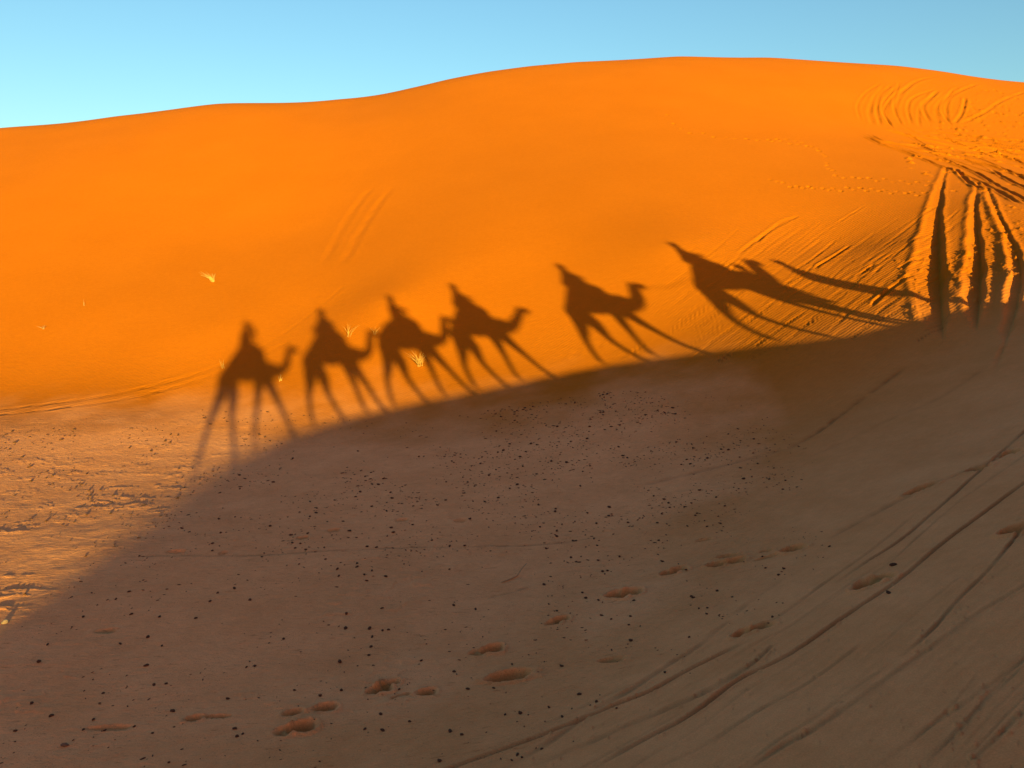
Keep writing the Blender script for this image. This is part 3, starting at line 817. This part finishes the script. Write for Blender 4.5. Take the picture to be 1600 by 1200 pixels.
def make_rider(label, shirt, scarf, face=0.0, arms='rail', lean=0.0, hh=0.0, lat=0.0, cloak=0.0):
    """seated on the saddle, in the camel's own axes (x forward); face = yaw of head and gaze"""
    root = empty('person')
    tag(root, label, 'person', 'riders of the caravan')
    sz = 2.16
    H = 2.75 + hh
    n = {}
    n['pelvis'] = (-.06, 0, sz + .10, .13, .15); n['waist'] = (-.07, 0, sz + .20, .10, .12); n['ribs'] = (-.06 + lean * .5, lat * .5, sz + .34, .105, .14)
    n['nape'] = (-.06 + lean, lat, H - .19, .06, .07); n['throat'] = (-.055 + lean, lat, H - .13, .052)
    cx, cy = math.cos(face), math.sin(face)
    hc = (-.04 + lean, lat, H)
    n['skull'] = (hc[0], hc[1], H - .01, .088, .08); n['crown'] = (hc[0] - .01 * cx, hc[1] - .01 * cy, H + .085, .065)
    n['jaw'] = (hc[0] + .04 * cx, hc[1] + .04 * cy, H - .075, .045)
    n['nose_b'] = (hc[0] + .095 * cx, hc[1] + .095 * cy, H - .02, .018)
    e = [('pelvis', 'waist'), ('waist', 'ribs'), ('ribs', 'nape'), ('nape', 'throat'), ('throat', 'skull'), ('skull', 'crown'), ('throat', 'jaw'), ('skull', 'nose_b')]
    torso = ['pelvis', 'waist', 'ribs', 'nape']
    tedges = [('pelvis', 'waist'), ('waist', 'ribs'), ('ribs', 'nape')]
    ledges = []
    for s, q in ((1, 'L'), (-1, 'R')):
        n['sho' + q] = (-.06 + lean, .17 * s + lat, sz + .39, .055)
        if arms == 'phone':
            tgt = Vector((0 + .5 * cx + .075 * -cy * s, .5 * cy + .075 * cx * s, H - .04))
            n['elb' + q] = (.18 * cx - .26 * cy * s, .18 * cy + .26 * cx * s, H - .30, .042)
            tg = tgt - Vector((cx, cy, .15)) * .10
            n['wri' + q] = (*tg, .03)
            hand(n, e, 'wri' + q, tg, (cx, cy, .2), (0, 0, 1), s)
        else:
            n['elb' + q] = (.06 + lean, .25 * s, sz + .26, .045)
            n['wri' + q] = (.22, .12 * s, sz + .24, .03)
            hand(n, e, 'wri' + q, (.22, .12 * s, sz + .24), (1, -.2 * s, -.1), (0, 0, 1), s)
        e += [('ribs', 'sho' + q), ('sho' + q, 'elb' + q), ('elb' + q, 'wri' + q)]
        tedges += [('ribs', 'sho' + q), ('sho' + q, 'elb' + q), ('elb' + q, 'wri' + q)]
        n['hip' + q] = (.0, .13 * s, sz + .06, .095); n['kne' + q] = (.33, .36 * s, sz - .16, .068); n['ank' + q] = (.30, .45 * s, sz - .56, .045); n['toe' + q] = (.44, .47 * s, sz - .64, .038)
        le = [('pelvis', 'hip' + q), ('hip' + q, 'kne' + q), ('kne' + q, 'ank' + q)]
        ledges += le
        e += le + [('ank' + q, 'toe' + q)]
    skin_obj('body', n, e, M_SKIN, root, root='pelvis', sub=2)
    grow = lambda keys, g: {k: (*n[k][:3], *[r + g for r in n[k][3:]]) for k in keys}
    tk = sorted({a for x in tedges for a in x}, key=list(n).index)
    skin_obj('shirt', grow(tk, .022), tedges, shirt, root, root='pelvis', sub=2)
    lk = sorted({a for x in ledges for a in x}, key=list(n).index)
    skin_obj('trousers', grow(lk, .02), ledges, M_TROUSER, root, root='pelvis', sub=2)
    if cloak:
        V, Fc = [], []
        nk = 24
        zt = H - .19
        for i, t in enumerate(np.linspace(0, 1, 10)):
            z = zt + (sz + .02 - zt) * t
            cxx = (-.06 + lean) * (1 - t) - .03 * t
            for k in range(nk):
                a_ = 2 * math.pi * k / nk
                rx = .09 + (cloak - .09) * t ** 1.1 + .015 * t * math.sin(6 * a_); ry = .10 + .22 * min(1, t * 1.8) ** .8 + .012 * t * math.cos(5 * a_)
                V.append((cxx + rx * math.cos(a_), ry * math.sin(a_) + lat * (1 - t), z + .07 * t * abs(math.sin(a_)) * -1))
        for i in range(9):
            for k in range(nk):
                Fc.append((i * nk + k, (i + 1) * nk + k, (i + 1) * nk + (k + 1) % nk, i * nk + (k + 1) % nk))
        mesh_obj('cloak', V, Fc, scarf, root)
    for s, q in ((1, 'L'), (-1, 'R')):
        a = Vector(n['ank' + q][:3]); b = Vector(n['toe' + q][:3])
        V, Fc = tube([a + Vector((-.05, 0, -.05)), a + Vector((.0, 0, -.055)), b + Vector((0, 0, .0)), b + Vector((.07, 0, -.015))], [.035, .058, .05, .025], 10)
        mesh_obj('shoe', V, Fc, M_CLOTH, root)
    head_parts(root, hc, face, True, scarf)
    return root


def ridge_xy(D, off=0.0):
    q = RO + RD * D + RN * off
    return q


RIDERS = [  # distance along the ridge, leg swings (hind L, hind R, fore L, fore R), neck, words
    (0.0, (-.50, .22, -.35, .55), (-.03, .10), 'last camel of the caravan, under the rider holding a phone, leftmost shadow', 'rider at the tail of the caravan holding up a phone, leftmost shadow on the dune'),
    (2.62, (-.25, .45, .10, .45), (-.05, .12), 'second camel from the tail of the caravan, its nose close to the next camel', 'rider on the second camel from the tail, casting a broad triangular shadow'),
    (5.02, (-.40, .35, -.10, .50), (-.02, .12), 'third camel from the tail, its head shadow touching the next rider', 'rider sitting far back behind the saddle rail, third from the tail'),
    (7.3, (-.35, .30, -.25, .50), (.14, -.04), 'fourth camel from the tail, walking with a gap in front of its stretched nose', 'rider on the fourth camel, just behind the gap in the caravan'),
    (11.0, (-.45, .35, -.35, .45), (.0, .06), 'fifth camel from the tail, first behind the leading camel and ahead of the gap', 'rider on the fifth camel, just behind the leading camel'),
    (14.8, (-.70, -.05, .12, .32), (.0, .10), 'leading camel of the caravan, longest stretched shadow at the right', 'rider on the leading camel, topmost shadow on the dune'),
]
camels = []
for k, (D, sw, neck, lab, rlab) in enumerate(RIDERS):
    q = ridge_xy(D)
    z = float(ridge_z(D)) - 0.03
    legs = [('h', sw[0]), ('h', sw[1]), ('f', sw[2]), ('f', sw[3])]
    c = make_camel(legs, neck, lab, flat=(k == 2), bulk=[1.15, 1.15, 1.2, 1.3, 1.55, 1.75][k])
    c.location = (q[0], q[1], z); c.rotation_euler = (0, 0, math.pi / 2 - RA)
    camels.append(c)
    first = k == 0
    r = make_rider(rlab, [M_SHIRT, M_ROBE, M_WRAP, M_SHIRT, M_ROBE, M_WRAP][k], [M_WRAP, M_ROBE, M_CLOTH, M_WRAP, M_WRAP, M_ROBE][k],
                   face=(math.pi / 4 if first else 0.0), arms='phone' if first else 'rail', lean=[.14, .07, 0, -.02, .07, -.08][k], lat=.14 if first else 0, cloak=[.15, .42, 0, .36, .36, .38][k])
    r.location = (q[0], q[1], z + (0.03 if first else 0)); r.rotation_euler = (0, 0, math.pi / 2 - RA)
# the phone in the last rider's hands, behind the lens
bm = bmesh.new(); bmesh.ops.create_cube(bm, size=1.0)
bmesh.ops.scale(bm, vec=(.15, .008, .075), verts=bm.verts)
bmesh.ops.bevel(bm, geom=bm.edges[:], offset=.003, segments=2, affect='EDGES')
me = bpy.data.meshes.new('phone'); bm.to_mesh(me); bm.free(); me.materials.append(M_DARK)
ph = bpy.data.objects.new('phone', me); col.objects.link(ph); ph.location = (0, -.022, -.01); ph.rotation_euler = (-PITCH, 0, 0)
tag(ph, 'dark phone held up by the last rider of the caravan', 'phone')
# lead ropes from each halter to the saddle in front
for k in range(5):
    if k == 3: continue
    a = camels[k]; b = camels[k + 1]
    def wp(o, x, z):
        return Vector(o.location) + Vector((RD[0] * x, RD[1] * x, z + RS * x))
    n_ = RIDERS[k][2]
    p0 = wp(a, 1.6 + n_[0], 1.66 + n_[1]); p1 = wp(b, -.72, 1.72)
    pts = [p0.lerp(p1, t) - Vector((0, 0, .10 * 4 * t * (1 - t))) for t in np.linspace(0, 1, 12)]
    V, Fc = tube(pts, .010, 6)
    tag(mesh_obj('lead_rope', V, Fc, M_ROPE), ['rope joining the last camel to the one ahead', 'rope between the second and third camels from the tail', 'rope between the third and fourth camels from the tail',
        'long rope across the gap in the caravan', 'rope tying the fifth camel to the leading one'][k], 'rope', 'lead ropes between the camels')


def make_guide(D, off, label, robe, lead=.34, sway=.42):
    root = empty('person'); tag(root, label, 'person')
    n = {}
    n['pelvis'] = (0, 0, .95, .13, .16); n['waist'] = (0, 0, 1.12, .12, .145); n['ribs'] = (.02, 0, 1.30, .125, .17); n['nape'] = (.03, 0, 1.47, .06, .07)
    n['throat'] = (.04, 0, 1.53, .052); n['skull'] = (.05, 0, 1.65, .085, .08); n['crown'] = (.04, 0, 1.73, .065); n['jaw'] = (.09, 0, 1.58, .045); n['nose_b'] = (.145, 0, 1.63, .018)
    e = [('pelvis', 'waist'), ('waist', 'ribs'), ('ribs', 'nape'), ('nape', 'throat'), ('throat', 'skull'), ('skull', 'crown'), ('throat', 'jaw'), ('skull', 'nose_b')]
    te = e[:3]
    te = list(te)
    for s, q in ((1, 'L'), (-1, 'R')):
        n['sho' + q] = (.02, .18 * s, 1.40, .06); n['elb' + q] = (.02 - .06 * s, .25 * s, 1.13, .045); n['wri' + q] = (.10 - .12 * s, .25 * s, .90, .03)
        ar = [('ribs', 'sho' + q), ('sho' + q, 'elb' + q), ('elb' + q, 'wri' + q)]
        e += ar; te += ar
        hand(n, e, 'wri' + q, n['wri' + q][:3], (.2, 0, -1), (0, s, 0), s)
        st = .16 * s + lead
        n['hip' + q] = (.0, .1 * s, .88, .095); n['kne' + q] = (st * .55 + .03, .1 * s, .50, .085); n['ank' + q] = (st, .1 * s, .09, .06); n['toe' + q] = (st + .14, .11 * s, .04, .04)
        e += [('pelvis', 'hip' + q), ('hip' + q, 'kne' + q), ('kne' + q, 'ank' + q), ('ank' + q, 'toe' + q)]
    skin_obj('body', n, e, M_SKIN, root, root='pelvis', sub=2)
    g = {k: (*n[k][:3], *[r + .025 for r in n[k][3:]]) for k in sorted({a for x in te for a in x}, key=list(n).index)}
    skin_obj('robe_top', g, te, robe, root, root='pelvis', sub=2)
    V, Fc = [], []
    nk = 28
    for i, t in enumerate(np.linspace(0, 1, 9)):
        z = 1.16 - t * .62
        for k in range(nk):
            a = 2 * math.pi * k / nk
            rx = .24 + .06 * t + .02 * t * math.sin(5 * a); ry = .24 + .04 * t + .02 * t * math.cos(7 * a)
            V.append((rx * math.cos(a) + sway * t, ry * math.sin(a), z))
    for i in range(8):
        for k in range(nk):
            Fc.append((i * nk + k, (i + 1) * nk + k, (i + 1) * nk + (k + 1) % nk, i * nk + (k + 1) % nk))
    sk = mesh_obj('robe_skirt', V, Fc, robe, root)
    head_parts(root, (.05, 0, 1.655), 0, True, M_WRAP)
    q = ridge_xy(D, off)
    root.location = (q[0], q[1], float(ridge_z(D)) - .04); root.rotation_euler = (0, 0, math.pi / 2 - RA)
    return root


make_guide(17.0, 0.0, 'handler in a pale tunic striding ahead of the leading camel, shadow fused with its head', M_ROBE, .62, .30)
make_guide(16.0, 0.65, 'handler in a blue tunic added beside the leading camel to thicken its shadow', M_WRAP, -.05, .0)  # unseen extra figure, added to fill out the neck and foreleg shadow


# ------------------------------------------------------------------ pebbles, dry grass, a twig
M_PEB = mat_plain('dark_pebble', (0.085, 0.043, 0.026), 0.95, 0.35, 30, 0.5, 90)
M_PALE = mat_plain('pale_stone', (0.36, 0.28, 0.20), 0.95, 0.15, 30, 0.4, 90)
M_STRAW = mat_plain('dry_grass', (0.40, 0.27, 0.10), 0.95, 0.25, 20)
M_TWIG = mat_plain('bleached_twig', (0.36, 0.24, 0.13), 0.9, 0.2, 30)


def pebble_mesh(seed, sub=2):
    bm = bmesh.new(); bmesh.ops.create_icosphere(bm, subdivisions=sub, radius=0.5)
    for v in bm.verts:
        k = 1 + 0.55 * mnoise.noise(v.co * 1.7 + Vector((seed * 3.1, 0, 0))) + 0.22 * mnoise.noise(v.co * 4.5 + Vector((0, seed * 2.3, 0)))
        v.co = Vector((v.co.x * k * 1.15, v.co.y * k * 0.95, v.co.z * k * 0.72))
    me = bpy.data.meshes.new('pebble'); bm.to_mesh(me); bm.free()
    me.polygons.foreach_set('use_smooth', [seed % 3 != 0] * len(me.polygons))
    me.materials.append(M_PEB)
    return me


PM = [pebble_mesh(i) for i in range(9)]
rp = np.random.RandomState(21)


def put_pebble(px, py, size, label, group=None, me=None, sink=0.18):
    q = ground([px], [py])[0]
    o = bpy.data.objects.new('pebble', me or PM[rp.randint(9)])
    col.objects.link(o)
    o.scale = (size * rp.uniform(.85, 1.25), size * rp.uniform(.8, 1.1), size * rp.uniform(.7, 1.1))
    o.rotation_euler = (rp.uniform(-.3, .3), rp.uniform(-.3, .3), rp.uniform(0, 6.3))
    o.location = (q[0], q[1], ground_z(q[0], q[1]) + size * (0.36 - sink))
    return tag(o, label, 'pebble', group)


BIG = [(531, 1034, 10), (703, 1144, 10), (598, 1142, 9), (686, 1190, 10), (847, 1169, 8), (541, 960, 8), (577, 982, 8), (229, 1040, 9), (231, 995, 8), (367, 1139, 9),
       (24, 1142, 7), (241, 1071, 8), (61, 1036, 9), (146, 1125, 7), (356, 1092, 8), (50, 1100, 8), (80, 1119, 8), (270, 1111, 9), (188, 1006, 6), (253, 1009, 6), (164, 1142, 6), (238, 1146, 6), (398, 1041, 8),
       (366, 920, 8), (340, 927, 6), (391, 938, 7), (202, 925, 6), (181, 937, 6), (597, 951, 7), (607, 984, 7), (500, 1087, 8), (570, 1140, 7), (710, 1050, 6), (658, 1033, 6), (709, 1049, 6), (731, 1077, 8),
       (595, 1117, 7), (640, 1128, 7), (915, 935, 8), (935, 938, 8), (910, 926, 6), (1083, 934, 8), (985, 1001, 10), (905, 1085, 9), (952, 793, 8), (868, 795, 6), (935, 876, 7), (985, 963, 7), (940, 962, 7), (955, 968, 6),
       (726, 853, 7), (709, 946, 6), (850, 913, 7), (702, 890, 6), (603, 901, 8), (573, 908, 7), (540, 982, 8), (598, 985, 7), (527, 890, 7), (558, 886, 7), (892, 871, 6), (968, 870, 7), (895, 845, 6), (900, 878, 6), (1080, 932, 7), (1105, 950, 6), (1072, 893, 6)]
SHADE = 'small dark pebble lying on the shaded sandy flat'
SUNLIT = 'small dark pebble lying on the sunlit left part of the sandy flat'
for x, y, s in BIG:
    d = np.linalg.norm(ground([x], [y])[0])
    put_pebble(x, y, s * d / 1200 * 0.6, 'dark stone larger than the pebbles around it on the shaded flat', 'larger dark stones on the shaded flat')
put_pebble(1395, 883, 0.05, 'lone dark stone on the shaded slope at right, between two wheel furrows')
put_pebble(1388, 927, 0.045, 'dark stone half sunk beside the oval print on the shaded slope')
wh = put_pebble(8, 973, 0.07, 'pale stone catching the last sun at the left edge of the flat', me=pebble_mesh(31))
wh.data.materials[0] = M_PALE
rl = put_pebble(102, 1165, 0.05, 'greyish two-toned stone in the lower left corner of the shaded flat', me=pebble_mesh(33))
rl.data.materials[0] = mat_plain('grey_stone', (0.17, 0.10, 0.065), 0.95, 0.5, 20, 0.4)
# scattered at random: dense towards the middle of the flat, thinning to the left
cand = []
while len(cand) < 3600:
    xs = rp.uniform(-60, 1300, 6000); ys = 612 + 590 * rp.rand(6000) ** 1.35
    qs = ground(xs, ys)
    sds = poly_sd(qs[:, 0], qs[:, 1], BASIN)
    fb = fbm(xs / 80.0, ys / 34.0, 3)
    for x, y, q, sd_, f_ in zip(xs, ys, qs, sds, fb):
        if sd_ < -0.4: continue
        dens = 0.10 + 0.9 * math.exp(-((x - 860) / 400) ** 2 - ((y - 720) / 130) ** 2) + 0.55 * math.exp(-((x - 150) / 220) ** 2 - ((y - 740) / 80) ** 2)
        if rp.rand() > dens * max(0.45 + 2.2 * f_, 0.04) * 1.3: continue
        d = np.linalg.norm(q)
        size = (0.007 + 0.009 * rp.rand() + 0.020 * rp.rand() ** 6) * (1 + 0.45 * max(0, d - 8) / 6)
        cand.append((x, y, size, size / d))
cand = cand[:3600]
cand.sort(key=lambda q: -q[3])
edge = lambda x: np.interp(x, [0, 150, 300, 400, 520, 640, 800, 940, 1100, 1430], [970, 870, 758, 702, 660, 632, 600, 572, 550, 510])
for x, y, size, _ in cand[:228]:
    sun_ = y < edge(x)
    put_pebble(x, y, size, SUNLIT if sun_ else SHADE, 'pebbles on the sunlit part of the flat' if sun_ else 'pebbles on the shaded flat')
bm = bmesh.new()
lowp = [pebble_mesh(50 + i, 1) for i in range(4)]
for x, y, size, _ in cand[228:]:
    q = ground([x], [y])[0]
    size *= rp.uniform(0.6, 1.15)
    me = lowp[rp.randint(4)]
    Mx = Matrix.Translation((q[0], q[1], ground_z(q[0], q[1]) + 0.15 * size)) @ Matrix.Rotation(rp.uniform(0, 6.3), 4, 'Z') @ Matrix.Diagonal((size * rp.uniform(.8, 2.4), size, size * rp.uniform(.5, 1), 1))
    n0 = len(bm.verts)
    bm.from_mesh(me)
    bm.verts.ensure_lookup_table()
    bmesh.ops.transform(bm, matrix=Mx, verts=bm.verts[n0:])
me = bpy.data.meshes.new('gravel'); bm.to_mesh(me); bm.free(); me.materials.append(M_PEB)
gv = bpy.data.objects.new('gravel', me); col.objects.link(gv)
tag(gv, 'fine dark gravel strewn over the sandy flat', 'gravel', kind='stuff')


def tuft(px, py, h, n, label, spread=0.6, lean=(0, 0), thick=0.004, mat=None):
    q = ground([px], [py])[0]
    V, Fc = [], []
    for i in range(n):
        a = rp.uniform(0, 6.283); s = spread * math.sqrt(rp.rand())
        L = h * rp.uniform(.45, 1.0)
        dx, dy = math.cos(a) * s + lean[0], math.sin(a) * s + lean[1]
        b = np.array([rp.normal(0, .03) * h * 2, rp.normal(0, .03) * h * 2, -0.02])
        pts = [b + np.array([dx * L * t ** 1.5, dy * L * t ** 1.5, L * (t - 0.35 * s * t * t)]) for t in (0, .35, .7, 1)]
        v, f = tube(pts, [thick, thick * .9, thick * .65, thick * .25], 4); o = len(V)
        V += v; Fc += [tuple(o + k for k in g) for g in f]
    o = mesh_obj('grass_tuft', V, Fc, mat or M_STRAW)
    o.location = (q[0], q[1], ground_z(q[0], q[1]))
    return tag(o, label, 'grass tuft', 'dry grass tufts on the dune')


tuft(656, 572, .55, 34, 'bright straw-coloured tuft at the foot of the dune, between the third rider\'s camel shadow legs', .75, (-.25, 0), .0045)
tuft(545, 526, .5, 12, 'sparse thin tuft on the dune, above the nose of the second camel\'s shadow', .7, (0, 0), .0035)
tuft(333, 440, .5, 36, 'yellow tuft alone high on the sunlit dune, left of all the shadows', .8, (-.5, 0), .006)
tuft(348, 575, .36, 5, 'few bright upright blades just left of the last camel\'s shadow', .25, (0, 0), .004)
tuft(439, 595, .28, 9, 'tiny pale tuft under the neck of the last camel\'s shadow', .5, (0, 0), .006)
tuft(131, 478, .30, 3, 'thin bare stalks standing alone at the far left of the dune', .12, (0, 0), .005, M_TWIG)
tuft(68, 514, .22, 12, 'low row of short dark stems near the left edge of the dune', 1.3, (0, 0), .005, M_TWIG)
tuft(586, 523, .35, 8, 'faint wispy tuft just behind the third camel\'s shadow', .6, (0, 0), .004)
q = ground(*np.array([(784, 911), (798, 906), (808, 901), (816, 896), (823, 891)]).T)
V, Fc = tube([(a[0], a[1], ground_z(a[0], a[1]) + .012 + .02 * k * (k > 2)) for k, a in enumerate(q)], [.008, .009, .008, .007, .004], 6)
tag(mesh_obj('twig', V, Fc, M_TWIG), 'pale bent twig lying on the shaded flat', 'twig')


# ------------------------------------------------------------------ light, sky, camera
SUN_EL = math.radians(5.0)
SUN_AZ = math.atan2(-SUN[0], -SUN[1])                            # compass bearing of the sun from +Y
w = bpy.data.worlds.new('World'); C.scene.world = w; w.use_nodes = True
nt = w.node_tree
bg = nt.nodes['Background']
sky = nt.nodes.new('ShaderNodeTexSky'); sky.sky_type = 'NISHITA'; sky.sun_disc = False
sky.sun_elevation = SUN_EL; sky.sun_rotation = SUN_AZ
sky.air_density = 1.0; sky.dust_density = 0.6; sky.ozone_density = 1.5
mx = nt.nodes.new('ShaderNodeMix'); mx.data_type = 'RGBA'; mx.blend_type = 'MULTIPLY'; mx.inputs[0].default_value = 1
tc = nt.nodes.new('ShaderNodeTexCoord')
dt = nt.nodes.new('ShaderNodeVectorMath'); dt.operation = 'DOT_PRODUCT'; dt.inputs[1].default_value = tuple(-SUN)
nt.links.new(tc.outputs['Generated'], dt.inputs[0])
rm = nt.nodes.new('ShaderNodeValToRGB')                          # warm sky tint added sunward to warm the shade fill, clear blue opposite
rm.color_ramp.elements[0].position = 0.0; rm.color_ramp.elements[0].color = (1.25, 1.80, 2.03, 1)
rm.color_ramp.elements[1].position = 0.9; rm.color_ramp.elements[1].color = (3.2, 1.3, 0.8, 1)
nt.links.new(dt.outputs['Value'], rm.inputs['Fac']); nt.links.new(rm.outputs['Color'], mx.inputs[7])
nt.links.new(sky.outputs['Color'], mx.inputs[6]); nt.links.new(mx.outputs[2], bg.inputs['Color'])
bg.inputs['Strength'].default_value = 0.15
sl = bpy.data.lights.new('sun', 'SUN'); sl.energy = 17.0; sl.angle = math.radians(0.7); sl.color = (1.0, 0.68, 0.13)
so = bpy.data.objects.new('sun', sl); col.objects.link(so)
so.rotation_euler = Vector(SUN).to_track_quat('-Z', 'Y').to_euler()
so.location = (5, -12, 8)
cd = bpy.data.cameras.new('camera'); cam = bpy.data.objects.new('camera', cd); col.objects.link(cam)
cd.sensor_width = 36; cd.lens = 36 * F / 1600; cd.clip_start = 0.01; cd.clip_end = 8000
cam.rotation_euler = (math.pi / 2 - PITCH, 0, 0)
C.scene.camera = cam
C.scene.view_settings.view_transform = 'Standard'; C.scene.view_settings.look = 'None'
C.scene.view_settings.exposure = 0; C.scene.view_settings.gamma = 1
